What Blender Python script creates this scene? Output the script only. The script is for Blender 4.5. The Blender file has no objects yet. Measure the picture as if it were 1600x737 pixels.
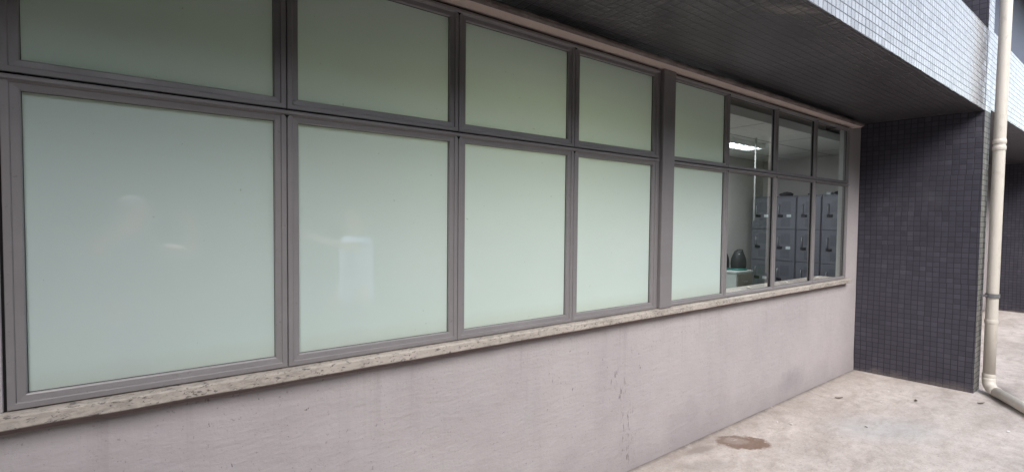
import bpy, bmesh, math, random
from mathutils import Vector, Matrix, noise
random.seed(7)
R = math.radians
scene = bpy.context.scene
col = scene.collection
H = 1.567                      # eye height of the camera

# ------------------------------------------------------------------ camera
cam_d = bpy.data.cameras.new('camera'); cam = bpy.data.objects.new('camera', cam_d); col.objects.link(cam)
yaw, pit, rol = R(35.996), R(-1.8938), R(.5632)
fw = Vector((math.sin(yaw)*math.cos(pit), math.cos(yaw)*math.cos(pit), math.sin(pit)))
r0 = Vector((math.cos(yaw), -math.sin(yaw), 0)); u0 = r0.cross(fw)
rr = math.cos(rol)*r0 + math.sin(rol)*u0; uu = -math.sin(rol)*r0 + math.cos(rol)*u0
m = Matrix((rr, uu, -fw)).transposed().to_4x4(); m.translation = Vector((0, 0, H))
cam.matrix_world = m
cam_d.sensor_width = 36; cam_d.lens = 748/1600*36; cam_d.clip_start = .02; cam_d.clip_end = 3000
scene.camera = cam
# ------------------------------------------------------------------ sky, sun, exposure
SUN_EL, SUN_AZ = R(44), R(205)       # azimuth measured from +Y towards +X : behind and to the right of the camera
w = bpy.data.worlds.new('World'); scene.world = w; w.use_nodes = True
wn = w.node_tree; wn.nodes.clear()
sky = wn.nodes.new('ShaderNodeTexSky'); sky.sky_type = 'NISHITA'; sky.sun_disc = False
sky.sun_elevation = SUN_EL; sky.sun_rotation = SUN_AZ; sky.air_density = 1.3; sky.dust_density = 1.5; sky.ozone_density = 1.2
hs = wn.nodes.new('ShaderNodeHueSaturation'); hs.inputs['Saturation'].default_value = .45; hs.inputs['Value'].default_value = 1.25
bg = wn.nodes.new('ShaderNodeBackground'); bg.inputs['Strength'].default_value = .15
wo = wn.nodes.new('ShaderNodeOutputWorld')
wn.links.new(sky.outputs[0], hs.inputs['Color']); wn.links.new(hs.outputs[0], bg.inputs[0]); wn.links.new(bg.outputs[0], wo.inputs[0])
sun_d = bpy.data.lights.new('sun', 'SUN'); sun_d.energy = 1.2; sun_d.angle = R(26); sun_d.color = (1, .96, .92)
sun = bpy.data.objects.new('sun', sun_d); col.objects.link(sun)
sdir = Vector((math.sin(SUN_AZ)*math.cos(SUN_EL), math.cos(SUN_AZ)*math.cos(SUN_EL), math.sin(SUN_EL)))
sun.rotation_euler = sdir.to_track_quat('Z', 'Y').to_euler()
scene.view_settings.view_transform = 'Standard'; scene.view_settings.look = 'None'
scene.view_settings.exposure = 1.16; scene.view_settings.gamma = 1.0
scene.cycles.use_adaptive_sampling = False; scene.cycles.max_bounces = 8; scene.cycles.transparent_max_bounces = 12; scene.cycles.denoising_prefilter = 'ACCURATE'; scene.cycles.caustics_reflective = False; scene.cycles.sample_clamp_indirect = 3.0

# ------------------------------------------------------------------ materials
class NT:
    def __init__(s, name):
        s.m = bpy.data.materials.new(name); s.m.use_nodes = True; s.t = s.m.node_tree; s.t.nodes.clear()
        s.out = s.n('ShaderNodeOutputMaterial')
    def n(s, typ, **kw):
        nd = s.t.nodes.new(typ)
        for k, v in kw.items(): setattr(nd, k, v)
        return nd
    def l(s, a, b): s.t.links.new(a, b)
    def val(s, inp, v):
        if hasattr(v, 'links') or isinstance(v, bpy.types.NodeSocket): s.l(v, inp)
        else: inp.default_value = v
    def math(s, op, a, b=0.0, c=0.0, clamp=False):
        nd = s.n('ShaderNodeMath', operation=op, use_clamp=clamp); s.val(nd.inputs[0], a); s.val(nd.inputs[1], b); s.val(nd.inputs[2], c); return nd.outputs[0]
    def noise(s, vec, scale, detail=4, rough=.55, dist=0):
        nd = s.n('ShaderNodeTexNoise'); s.l(vec, nd.inputs['Vector']); nd.inputs['Scale'].default_value = scale
        nd.inputs['Detail'].default_value = detail; nd.inputs['Roughness'].default_value = rough; nd.inputs['Distortion'].default_value = dist
        return nd.outputs['Fac']
    def ramp(s, fac, stops, interp='LINEAR'):
        nd = s.n('ShaderNodeValToRGB'); s.l(fac, nd.inputs[0]); cr = nd.color_ramp; cr.interpolation = interp
        while len(cr.elements) < len(stops): cr.elements.new(.5)
        for e, (p, c) in zip(cr.elements, stops):
            e.position = p; e.color = (*c, 1) if isinstance(c, tuple) else (c, c, c, 1)
        return nd.outputs[0]
    def mix(s, fac, a, b, blend='MIX'):
        nd = s.n('ShaderNodeMix', data_type='RGBA', blend_type=blend)
        s.val(nd.inputs[0], fac)
        for i, v in ((6, a), (7, b)):
            if isinstance(v, tuple): nd.inputs[i].default_value = (*v, 1)
            else: s.l(v, nd.inputs[i])
        return nd.outputs[2]
    def map(s, vec, loc=(0,0,0), rot=(0,0,0), sc=(1,1,1)):
        nd = s.n('ShaderNodeMapping'); s.l(vec, nd.inputs[0]); nd.inputs[1].default_value = loc; nd.inputs[2].default_value = rot; nd.inputs[3].default_value = sc
        return nd.outputs[0]
    def pos(s): return s.n('ShaderNodeNewGeometry').outputs['Position']
    def obj(s): return s.n('ShaderNodeTexCoord').outputs['Object']
    def bump(s, h, strength=.3, dist=.01, normal=None):
        nd = s.n('ShaderNodeBump'); s.l(h, nd.inputs['Height']); nd.inputs['Strength'].default_value = strength; nd.inputs['Distance'].default_value = dist
        if normal is not None: s.l(normal, nd.inputs['Normal'])
        return nd.outputs[0]
    def bsdf(s, color, rough=.6, metal=0, spec=.5, normal=None, **kw):
        b = s.n('ShaderNodeBsdfPrincipled')
        if isinstance(color, tuple): b.inputs['Base Color'].default_value = (*color, 1)
        else: s.l(color, b.inputs['Base Color'])
        s.val(b.inputs['Roughness'], rough); b.inputs['Metallic'].default_value = metal; s.val(b.inputs['Specular IOR Level'], spec)
        if normal is not None: s.l(normal, b.inputs['Normal'])
        for k, v in kw.items(): s.val(b.inputs[k.replace('_', ' ')], v)
        s.l(b.outputs[0], s.out.inputs[0]); return b
    def ellipse(s, vec, c, rad, rot=0, wob=.25, wscale=18):
        """soft-edged blotch (1 inside) at c, radii rad, in the plane of the two used axes"""
        mp = s.map(vec, loc=c, rot=(0, 0, rot), sc=rad)
        nd = s.n('ShaderNodeMapping', vector_type='TEXTURE'); s.l(vec, nd.inputs[0]); nd.inputs[1].default_value = c; nd.inputs[2].default_value = (0, 0, rot); nd.inputs[3].default_value = rad
        ln = s.n('ShaderNodeVectorMath', operation='LENGTH'); s.l(nd.outputs[0], ln.inputs[0])
        return s.math('ADD', ln.outputs['Value'], s.math('MULTIPLY', s.math('SUBTRACT', s.noise(vec, wscale, 5, .7), .5), wob*4))

def simple(name, color, rough=.6, metal=0, spec=.5, bscale=0, bstr=.1, vary=0, vscale=6):
    t = NT(name); o = t.obj(); c = color; nrm = None
    if vary:
        f = t.noise(o, vscale, 5, .6)
        c = t.mix(f, tuple(x*(1-vary) for x in color), tuple(min(1, x*(1+vary)) for x in color))
    if bscale: nrm = t.bump(t.noise(o, bscale, 4), bstr, .004)
    t.bsdf(c, rough, metal, spec, nrm); return t.m

# wall paint: mauve grey render, chips and dirt
t = NT('wall_paint'); P = t.pos()
big = t.noise(P, 1.3, 4, .6); mid = t.noise(P, 6, 5, .65)
c = t.mix(t.ramp(big, [(.3, 0.), (.7, 1.)]), (.395, .357, .366), (.465, .425, .43))
c = t.mix(t.math('MULTIPLY', t.ramp(mid, [(.45, 0.), (.75, 1.)]), .35), c, (.42, .41, .42))
sepz = t.n('ShaderNodeSeparateXYZ'); t.l(P, sepz.inputs[0])
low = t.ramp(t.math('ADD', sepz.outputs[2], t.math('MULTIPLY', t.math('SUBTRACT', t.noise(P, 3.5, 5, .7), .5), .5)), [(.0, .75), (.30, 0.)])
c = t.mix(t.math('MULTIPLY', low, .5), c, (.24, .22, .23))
streak = t.noise(t.map(P, sc=(7, 7, .7)), 1.0, 4, .6)
c = t.mix(t.math('MULTIPLY', t.ramp(streak, [(.55, 0.), (.75, 1.)]), .22), c, (.30, .27, .28))
fine = t.noise(t.map(P, sc=(1, 1, .55)), 46, 3, .6)
dens = t.noise(P, 2.2, 3, .5)
chips = t.ramp(t.math('ADD', fine, t.math('MULTIPLY', dens, .22)), [(.815, 0.), (.85, 1.)])
# a cluster of scuffs where the paint has come off
e1 = t.ellipse(P, (2.23, 1.96, H-1.02), (.10, .5, .14), wob=.12); e2 = t.ellipse(P, (2.33, 1.96, .21), (.09, .5, .26), wob=.12)
e3 = t.ellipse(P, (4.55, 1.96, .16), (.30, .5, .13), wob=.2)
near = t.math('MAXIMUM', t.ramp(e1, [(.5, 1.), (1.1, 0.)]), t.ramp(e2, [(.5, 1.), (1.1, 0.)]))
scf = t.noise(t.map(P, rot=(0, R(14), 0), sc=(60, 60, 17)), 1.0, 3, .6)
scuff = t.math('MULTIPLY', t.ramp(scf, [(.60, 0.), (.64, 1.)]), near)
allch = t.math('MAXIMUM', scuff, chips)
c = t.mix(t.math('MULTIPLY', allch, .62), c, (.14, .12, .12))
c = t.mix(t.math('MULTIPLY', t.ramp(e3, [(.3, 1.), (1.2, 0.)]), .35), c, (.22, .21, .24))
drp = t.noise(t.map(P, sc=(11, 11, .35)), 1.0, 5, .7)
dz_ = t.n('ShaderNodeMapRange'); t.l(sepz.outputs[2], dz_.inputs[0]); dz_.inputs[1].default_value = .45; dz_.inputs[2].default_value = .95
c = t.mix(t.math('MULTIPLY', t.math('MULTIPLY', t.ramp(drp, [(.56, 0.), (.66, 1.)]), dz_.outputs[0]), .22), c, (.24, .21, .205))
pit = t.ramp(t.noise(P, 85, 3, .6), [(.66, 0.), (.70, 1.)]); c = t.mix(t.math('MULTIPLY', pit, .5), c, (.20, .17, .17))
h = t.math('ADD', t.math('MULTIPLY', t.noise(P, 70, 4, .6), .25), t.math('ADD', t.noise(P, 7, 3, .5), t.math('MULTIPLY', t.noise(t.map(P, sc=(1, 1, 3.5)), 10, 4, .6), .5))); h = t.math('SUBTRACT', h, t.math('MULTIPLY', allch, .35))
t.bsdf(c, .75, 0, .3, t.bump(h, .5, .014)); M_WALL = t.m

# concrete ground
t = NT('ground_concrete'); P = t.pos()
n1 = t.noise(t.map(P, rot=(0, 0, R(-25)), sc=(.55, 1.3, 1)), 1.5, 6, .65); n2 = t.noise(P, 9, 6, .7); n3 = t.noise(P, 60, 4, .7)
c = t.mix(t.ramp(n1, [(.30, 0.), (.62, 1.)]), (.44, .38, .345), (.68, .61, .57))
c = t.mix(t.math('MULTIPLY', t.ramp(n2, [(.42, 0.), (.66, 1.)]), .55), c, (.37, .31, .27))
c = t.mix(t.math('MULTIPLY', t.ramp(t.noise(P, 16, 6, .75), [(.50, 0.), (.62, 1.)]), .45), c, (.62, .585, .56))
c = t.mix(t.ramp(n3, [(.57, 0.), (.66, .6)]), c, (.24, .20, .18))
c = t.mix(t.ramp(t.noise(t.map(P, loc=(9, 4, 0)), 75, 3, .7), [(.57, 0.), (.66, .5)]), c, (.74, .69, .65))
e = t.ellipse(P, (3.32, 1.75, 0), (.21, .115, 5), R(-38), wob=.22, wscale=14)
inn = t.ellipse(P, (3.30, 1.79, 0), (.11, .06, 5), R(-38), wob=.22, wscale=14)
st = t.math('MULTIPLY', t.ramp(e, [(.82, 1.), (1.0, 0.)]), t.math('SUBTRACT', .88, t.math('MULTIPLY', t.ramp(inn, [(.6, 1.), (1.2, 0.)]), .28)))
c = t.mix(st, c, (.19, .115, .08))
e = t.ellipse(P, (2.97, 1.86, 0), (.16, .05, 5), R(-10), wob=.3); c = t.mix(t.math('MULTIPLY', t.ramp(e, [(.5, 1.), (1.2, 0.)]), .55), c, (.24, .195, .17))
e = t.ellipse(P, (2.80, 1.72, 0), (.22, .09, 5), R(-25), wob=.3); c = t.mix(t.math('MULTIPLY', t.ramp(e, [(.5, 1.), (1.2, 0.)]), .45), c, (.27, .235, .215))
e = t.ellipse(P, (4.45, 1.25, 0), (.55, .30, 5), R(-30), wob=.2, wscale=5); c = t.mix(t.math('MULTIPLY', t.ramp(e, [(.4, 1.), (1.3, 0.)]), .6), c, (.52, .52, .52))
e = t.ellipse(P, (6.2, .85, 0), (.55, .13, 5), R(10), wob=.3, wscale=7); c = t.mix(t.math('MULTIPLY', t.ramp(e, [(.4, 1.), (1.3, 0.)]), .7), c, (.16, .14, .13))
sp = t.n('ShaderNodeSeparateXYZ'); t.l(P, sp.inputs[0])
wd = t.ramp(t.math('ADD', sp.outputs[1], t.math('MULTIPLY', t.math('SUBTRACT', t.noise(P, 5, 5, .7), .5), .35)), [(.0, 0.), (1., 0.)])
nd = t.math('SMOOTH_MIN', 1.0, 1.0)
vor = t.n('ShaderNodeTexVoronoi', feature='DISTANCE_TO_EDGE'); wp = t.n('ShaderNodeVectorMath', operation='ADD'); t.l(P, wp.inputs[0]); nzc = t.n('ShaderNodeTexNoise'); t.l(P, nzc.inputs['Vector']); nzc.inputs['Scale'].default_value = 3.5; nzc.inputs['Detail'].default_value = 5
sc3 = t.n('ShaderNodeVectorMath', operation='SCALE'); t.l(nzc.outputs['Color'], sc3.inputs[0]); sc3.inputs['Scale'].default_value = .35; t.l(sc3.outputs[0], wp.inputs[1]); t.l(wp.outputs[0], vor.inputs['Vector']); vor.inputs['Scale'].default_value = .62
crk = t.math('MULTIPLY', t.ramp(vor.outputs['Distance'], [(.0, 1.), (.006, 0.)]), t.ramp(t.noise(P, 1.2, 3), [(.52, 0.), (.66, .5)]))
c = t.mix(crk, c, (.14, .12, .11))
grit = t.ramp(t.noise(P, 34, 2, .5), [(.74, 0.), (.77, 1.)]); c = t.mix(t.math('MULTIPLY', grit, .6), c, (.16, .13, .115))
wht = t.ramp(t.noise(t.map(P, loc=(5, 2, 0)), 40, 2, .5), [(.76, 0.), (.78, 1.)]); c = t.mix(wht, c, (.72, .70, .67))
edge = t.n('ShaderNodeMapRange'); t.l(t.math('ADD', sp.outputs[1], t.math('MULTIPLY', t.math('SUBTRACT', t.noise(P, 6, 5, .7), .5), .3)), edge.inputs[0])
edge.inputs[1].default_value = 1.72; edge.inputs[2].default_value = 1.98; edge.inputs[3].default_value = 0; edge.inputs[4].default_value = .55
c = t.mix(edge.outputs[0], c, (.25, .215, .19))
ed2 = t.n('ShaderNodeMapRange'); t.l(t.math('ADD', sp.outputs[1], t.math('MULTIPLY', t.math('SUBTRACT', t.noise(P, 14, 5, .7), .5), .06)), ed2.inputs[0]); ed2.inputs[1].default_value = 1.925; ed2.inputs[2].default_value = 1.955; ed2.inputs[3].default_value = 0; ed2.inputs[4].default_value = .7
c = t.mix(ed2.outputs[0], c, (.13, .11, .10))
bl2 = t.noise(t.map(P, rot=(0, 0, R(-30)), sc=(2.2, 6, 1)), 1.4, 7, .75); c = t.mix(t.math('MULTIPLY', t.ramp(bl2, [(.50, 0.), (.64, 1.)]), .45), c, (.33, .275, .24))
bl3 = t.noise(t.map(P, loc=(3, 1, 0)), 5.5, 7, .8); c = t.mix(t.math('MULTIPLY', t.ramp(bl3, [(.56, 0.), (.66, 1.)]), .4), c, (.70, .665, .63))
h = t.math('ADD', t.noise(P, 90, 5, .7), t.math('MULTIPLY', n2, 2.2))
rg = t.ramp(n1, [(.3, .55), (.65, .85)])
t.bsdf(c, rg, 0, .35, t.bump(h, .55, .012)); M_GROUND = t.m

# glazed mosaic: 5 cm tiles, every tile with its own tint and tilt
def tile_material(name, c1, c2, grout, rough=.16, tilt=.05, du=.0505, dv=.0485, spec=.5, skew=0.0, coat=.0, grime=False, bstr=.6):
    t = NT(name); P = t.pos(); g = t.n('ShaderNodeNewGeometry')
    s = t.n('ShaderNodeSeparateXYZ'); t.l(P, s.inputs[0]); sn = t.n('ShaderNodeSeparateXYZ'); t.l(g.outputs['True Normal'], sn.inputs[0])
    ax = t.math('GREATER_THAN', t.math('ABSOLUTE', sn.outputs[0]), .7)
    u = t.math('ADD', t.math('MULTIPLY', s.outputs[1], ax), t.math('MULTIPLY', s.outputs[0], t.math('SUBTRACT', 1, ax)))
    v = s.outputs[2]
    cv = t.n('ShaderNodeCombineXYZ'); t.l(u, cv.inputs[0]); t.l(v, cv.inputs[1])
    wob = t.noise(cv.outputs[0], 1.1, 1); u = t.math('ADD', u, t.math('MULTIPLY', wob, .02)); v = t.math('ADD', v, t.math('MULTIPLY', t.noise(cv.outputs[0], .8, 1), .02))
    # mosaic sheets: each 6x6 patch shifts slightly
    a = t.math('DIVIDE', u, du); b = t.math('DIVIDE', v, dv)
    shx = t.n('ShaderNodeTexWhiteNoise', noise_dimensions='2D'); sc = t.n('ShaderNodeCombineXYZ'); t.l(t.math('FLOOR', t.math('DIVIDE', a, 7)), sc.inputs[0]); t.l(t.math('FLOOR', t.math('DIVIDE', b, 7)), sc.inputs[1]); t.l(sc.outputs[0], shx.inputs['Vector'])
    a = t.math('ADD', a, t.math('MULTIPLY', shx.outputs['Value'], .16))
    fa = t.math('FRACT', a); fb = t.math('FRACT', b)
    cell = t.n('ShaderNodeCombineXYZ'); t.l(t.math('FLOOR', a), cell.inputs[0]); t.l(t.math('FLOOR', b), cell.inputs[1])
    wn_ = t.n('ShaderNodeTexWhiteNoise', noise_dimensions='3D'); t.l(cell.outputs[0], wn_.inputs['Vector'])
    ea = t.math('MINIMUM', fa, t.math('SUBTRACT', 1, fa)); eb = t.math('MINIMUM', fb, t.math('SUBTRACT', 1, fb))
    eg = t.math('MINIMUM', ea, eb)
    mask = t.n('ShaderNodeMapRange', interpolation_type='SMOOTHSTEP'); t.l(eg, mask.inputs[0]); mask.inputs[1].default_value = .04; mask.inputs[2].default_value = .09
    c = t.mix(wn_.outputs['Value'], c1, c2)
    c = t.mix(t.math('MULTIPLY', t.ramp(t.noise(P, 2.2, 5, .65), [(.45, 0.), (.7, 1.)]), .25), c, tuple(x*.6 for x in c1))
    c = t.mix(mask.outputs[0], grout, c)
    if grime:
        bl = t.ramp(t.noise(t.map(P, sc=(1, 1, .5)), 3.0, 6, .7), [(.56, 0.), (.74, 1.)])
        c = t.mix(t.math('MULTIPLY', bl, .22), c, (.20, .19, .21))
        ft = t.n('ShaderNodeMapRange'); t.l(t.math('ADD', s.outputs[2], t.math('MULTIPLY', t.math('SUBTRACT', t.noise(P, 7, 5, .7), .5), .22)), ft.inputs[0]); ft.inputs[1].default_value = .0; ft.inputs[2].default_value = .055; ft.inputs[3].default_value = .6; ft.inputs[4].default_value = 0
        c = t.mix(ft.outputs[0], c, (.17, .15, .14))
        mis = t.math('GREATER_THAN', wn_.outputs['Value'], .93); c = t.mix(t.math('MULTIPLY', mis, .08), c, (.13, .13, .16))
    # tilt of each tile
    sb = t.n('ShaderNodeVectorMath', operation='SUBTRACT'); t.l(wn_.outputs['Color'], sb.inputs[0]); sb.inputs[1].default_value = (.5, .5, .5)
    ml = t.n('ShaderNodeVectorMath', operation='SCALE'); t.l(sb.outputs[0], ml.inputs[0]); ml.inputs['Scale'].default_value = tilt*2
    ad = t.n('ShaderNodeVectorMath', operation='ADD'); t.l(ml.outputs[0], ad.inputs[0]); t.l(g.outputs['Normal'], ad.inputs[1])
    nm = t.n('ShaderNodeVectorMath', operation='NORMALIZE'); t.l(ad.outputs[0], nm.inputs[0])
    hgt = t.math('ADD', t.math('MULTIPLY', mask.outputs[0], 1.0), t.math('MULTIPLY', t.noise(P, 25, 3), .25))
    nrm = t.bump(hgt, bstr, .0025, nm.outputs[0])
    ro = t.math('ADD', t.math('MULTIPLY', t.math('SUBTRACT', 1, mask.outputs[0]), .6), t.math('ADD', rough, t.math('MULTIPLY', t.noise(P, 8, 4), .12)))
    t.bsdf(c, ro, 0, spec, nrm, Coat_Weight=coat, Coat_Roughness=.12, Coat_IOR=1.6)
    return t.m
M_TILE = tile_material('mosaic_shaded', (.052, .049, .067), (.070, .066, .088), (.036, .033, .043), rough=.34, tilt=.03, spec=.4, grime=True, bstr=.35)  # shaded copy of the one mosaic, shade put into the tile colour
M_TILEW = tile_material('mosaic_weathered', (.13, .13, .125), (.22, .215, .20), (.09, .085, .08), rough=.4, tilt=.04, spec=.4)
M_TILEF = tile_material('mosaic_lit', (.22, .22, .245), (.33, .33, .36), (.022, .022, .025), rough=.16, tilt=.06, spec=.7, coat=.5)  # lit copy of the same mosaic, sky brightness put into the tile colour

# granite sill
t = NT('granite'); P = t.pos(); pm = t.map(P, rot=(0, R(35), 0), sc=(1.0, 1.2, 2.2))
a = t.noise(pm, 22, 5, .65, .8); b = t.noise(pm, 48, 4, .7, .6); d = t.noise(P, 5, 3)
c = t.mix(t.ramp(a, [(.40, 0.), (.58, 1.)]), (.47, .42, .375), (.33, .295, .265))
c = t.mix(t.ramp(d, [(.4, 0.), (.65, .7)]), c, (.52, .465, .42))
c = t.mix(t.math('MULTIPLY', t.ramp(b, [(.56, 0.), (.62, 1.)]), .8), c, (.07, .065, .065))
t.bsdf(c, t.ramp(a, [(.3, .35), (.7, .6)]), 0, .4, t.bump(b, .15, .002)); M_GRANITE = t.m

# anodised aluminium frames
t = NT('frame_aluminium'); P = t.pos()
c = t.mix(t.noise(t.map(P, sc=(1, 1, 6)), 3, 3), (.235, .218, .226), (.275, .258, .265))
c = t.mix(t.math('MULTIPLY', t.ramp(t.noise(P, 24, 5, .7), [(.58, 0.), (.75, 1.)]), .35), c, (.33, .31, .31))
c = t.mix(t.math('MULTIPLY', t.ramp(t.noise(t.map(P, sc=(14, 14, 1.1)), 1.6, 5, .7), [(.5, 0.), (.7, 1.)]), .3), c, (.30, .285, .28))
c = t.mix(t.math('MULTIPLY', t.ramp(t.noise(P, 70, 3, .7), [(.66, 0.), (.72, 1.)]), .4), c, (.10, .085, .08))
t.bsdf(c, t.ramp(t.noise(P, 12, 4), [(.3, .36), (.7, .58)]), .2, .5, t.bump(t.noise(P, 160, 2), .04, .001)); M_FRAME = t.m
M_GAP = simple('joint_black', (.015, .013, .014), .9, 0, .1)
M_GASKET = simple('gasket_rubber', (.03, .03, .032), .6)

# frosted pane: etched back with film, polished front
t = NT('glass_frosted'); P = t.pos()
n = t.noise(t.map(P, sc=(1, 1, 1.6)), 2.2, 4, .55)
c = t.mix(n, (.68, .82, .84), (.76, .88, .90))
wipe = t.noise(t.map(P, rot=(0, R(32), 0), sc=(1, 1, 5)), 3.0, 5, .6, 1.2)
c = t.mix(t.math('MULTIPLY', t.ramp(wipe, [(.48, 0.), (.72, 1.)]), .10), c, (.72, .76, .74))
c = t.mix(t.math('MULTIPLY', t.ramp(t.noise(P, 55, 2, .5), [(.765, 0.), (.78, 1.)]), .55), c, (.22, .22, .20))
sz_ = t.n('ShaderNodeSeparateXYZ'); t.l(P, sz_.inputs[0]); dst = t.n('ShaderNodeMapRange'); t.l(t.math('ADD', sz_.outputs[2], t.math('MULTIPLY', t.noise(P, 9, 4, .7), -.05)), dst.inputs[0]); dst.inputs[1].default_value = H-.545; dst.inputs[2].default_value = H-.47; dst.inputs[3].default_value = .5; dst.inputs[4].default_value = 0
c = t.mix(dst.outputs[0], c, (.62, .64, .60))
pb = t.bsdf(c, .9, 0, 0.0, None, Coat_Weight=1.0, Coat_Roughness=0.0, Coat_IOR=3.2)
tl = t.n('ShaderNodeBsdfTranslucent'); tl.inputs[0].default_value = (.80, .86, .54, 1)
mt = t.n('ShaderNodeMixShader'); mt.inputs[0].default_value = .24; t.l(pb.outputs[0], mt.inputs[1]); t.l(tl.outputs[0], mt.inputs[2]); t.l(mt.outputs[0], t.out.inputs[0])
M_FROST = t.m
# clear pane
t = NT('glass_clear'); g = t.n('ShaderNodeNewGeometry'); fr = t.n('ShaderNodeFresnel'); fr.inputs[0].default_value = 1.5
fac = t.math('MULTIPLY', fr.outputs[0], t.math('SUBTRACT', 1, g.outputs['Backfacing'])); fac = t.math('MULTIPLY', fac, 1.5, clamp=True)
tr = t.n('ShaderNodeBsdfTransparent'); tr.inputs[0].default_value = (.97, .975, .97, 1); gl = t.n('ShaderNodeBsdfGlossy'); gl.inputs['Roughness'].default_value = .01
mx = t.n('ShaderNodeMixShader'); t.l(fac, mx.inputs[0]); t.l(tr.outputs[0], mx.inputs[1]); t.l(gl.outputs[0], mx.inputs[2]); t.l(mx.outputs[0], t.out.inputs[0])
M_CLEAR = t.m

# soffit paint
t = NT('soffit_paint'); P = t.pos()
a = t.noise(P, 2.4, 5, .6); c = t.mix(t.ramp(a, [(.3, 0.), (.7, 1.)]), (.066, .059, .065), (.105, .095, .106))
sc_ = t.noise(t.map(P, rot=(0, 0, R(52)), sc=(34, 2.5, 1)), 1.0, 4, .65)
zone = t.ramp(t.noise(P, 1.6, 3), [(.45, 0.), (.62, 1.)])
c = t.mix(t.math('MULTIPLY', t.math('MULTIPLY', t.ramp(sc_, [(.57, 0.), (.64, 1.)]), zone), .6), c, (.20, .185, .185))
e = t.ellipse(P, (2.50, 1.13, 0), (.20, .06, 9), R(-25), wob=.35, wscale=22)
sc2 = t.noise(t.map(P, rot=(0, 0, R(35)), sc=(50, 9, 1)), 1.0, 4, .65)
c = t.mix(t.math('MULTIPLY', t.ramp(e, [(.6, 1.), (1.1, 0.)]), t.ramp(sc2, [(.40, .2), (.6, .9)])), c, (.26, .235, .215))
s = t.n('ShaderNodeSeparateXYZ'); t.l(P, s.inputs[0]); wv = t.math('MULTIPLY', t.noise(P, 2, 2), .02)
g1 = t.math('FRACT', t.math('DIVIDE', t.math('ADD', s.outputs[0], wv), .0505)); g2 = t.math('FRACT', t.math('DIVIDE', t.math('ADD', s.outputs[1], wv), .0505))
gm = t.math('MINIMUM', t.math('MINIMUM', g1, t.math('SUBTRACT', 1, g1)), t.math('MINIMUM', g2, t.math('SUBTRACT', 1, g2)))
gk = t.ramp(gm, [(.02, 0.), (.10, 1.)])
c = t.mix(t.math('MULTIPLY', t.math('SUBTRACT', 1, gk), .9), c, (.02, .018, .02))
c = t.mix(t.math('MULTIPLY', t.ramp(t.noise(t.map(P, rot=(0, 0, R(20)), sc=(1, 4, 1)), 3, 6, .7), [(.52, 0.), (.72, 1.)]), .4), c, (.10, .09, .095))
t.bsdf(c, .32, 0, .6, t.bump(t.math('ADD', t.math('ADD', t.noise(t.map(P, sc=(1, 2.5, 1)), 14, 4, .6), t.math('MULTIPLY', sc_, .4)), t.math('MULTIPLY', gk, .8)), .5, .010)); M_SOFFIT = t.m

# ledge
t = NT('ledge_paint'); P = t.pos()
c = t.mix(t.noise(P, 4, 5, .6), (.52, .41, .375), (.62, .51, .47)); t.bsdf(c, .8, 0, .3, t.bump(t.noise(P, 40, 4), .3, .006)); M_LEDGE = t.m
t = NT('ledge_cement'); P = t.pos()
c = t.mix(t.ramp(t.noise(t.map(P, sc=(.5, 1, 2)), 18, 5, .7), [(.35, 0.), (.65, 1.)]), (.13, .105, .10), (.27, .225, .215)); t.bsdf(c, .9, 0, .2, t.bump(t.noise(P, 55, 5, .7), .7, .01)); M_CEMENT = t.m
M_JOINT = simple('sill_mortar_shade', (.23, .18, .17), .9, 0, .2, 60, .5, .3, 20)  # brown of the mortar includes the shade under the sill
M_RECESS = simple('recess_paint', (.075, .085, .13), .6, vary=.08, vscale=2)
M_INWALL = simple('interior_wall_paint', (.56, .545, .52), .75, vary=.04)
M_TRIMW = simple('white_trim', (.62, .64, .62), .5)
M_BROWN = simple('beige_paint', (.24, .225, .20), .8, vary=.08)
M_FLOOR = simple('interior_floor', (.20, .19, .18), .35, vary=.15)

def box_mb(bm, x0, x1, y0, y1, z0, z1, mi=0):
    vs = [bm.verts.new((x, y, z)) for x in (x0, x1) for y in (y0, y1) for z in (z0, z1)]
    for f in ((0,1,3,2), (4,6,7,5), (0,4,5,1), (2,3,7,6), (0,2,6,4), (1,5,7,3)):
        bm.faces.new([vs[i] for i in f]).material_index = mi
def tag(o, label=None, cat=None, group=None, kind=None):
    if label: o['label'] = label
    if cat: o['category'] = cat
    if group: o['group'] = group
    if kind: o['kind'] = kind
    return o
def mk(name, bm, mats, parent=None, smooth=False, bevel=0, loc=None):
    me = bpy.data.meshes.new(name); bmesh.ops.recalc_face_normals(bm, faces=bm.faces[:]); bm.to_mesh(me); bm.free()
    for mt in (mats if isinstance(mats, (list, tuple)) else [mats]): me.materials.append(mt)
    if smooth:
        for p in me.polygons: p.use_smooth = True
    o = bpy.data.objects.new(name, me); col.objects.link(o)
    if parent is not None: o.parent = parent
    if loc is not None: o.location = loc
    if bevel:
        b = o.modifiers.new('bevel', 'BEVEL'); b.width = bevel; b.segments = 2; b.limit_method = 'ANGLE'
    return o
def boxo(name, dims, mats, parent=None, bevel=0):
    bm = bmesh.new(); box_mb(bm, *dims); return mk(name, bm, mats, parent, bevel=bevel)
def empty(name, loc=(0,0,0), rz=0):
    o = bpy.data.objects.new(name, None); col.objects.link(o); o.location = loc; o.rotation_euler = (0, 0, rz); o.empty_display_size = .1; return o
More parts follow.
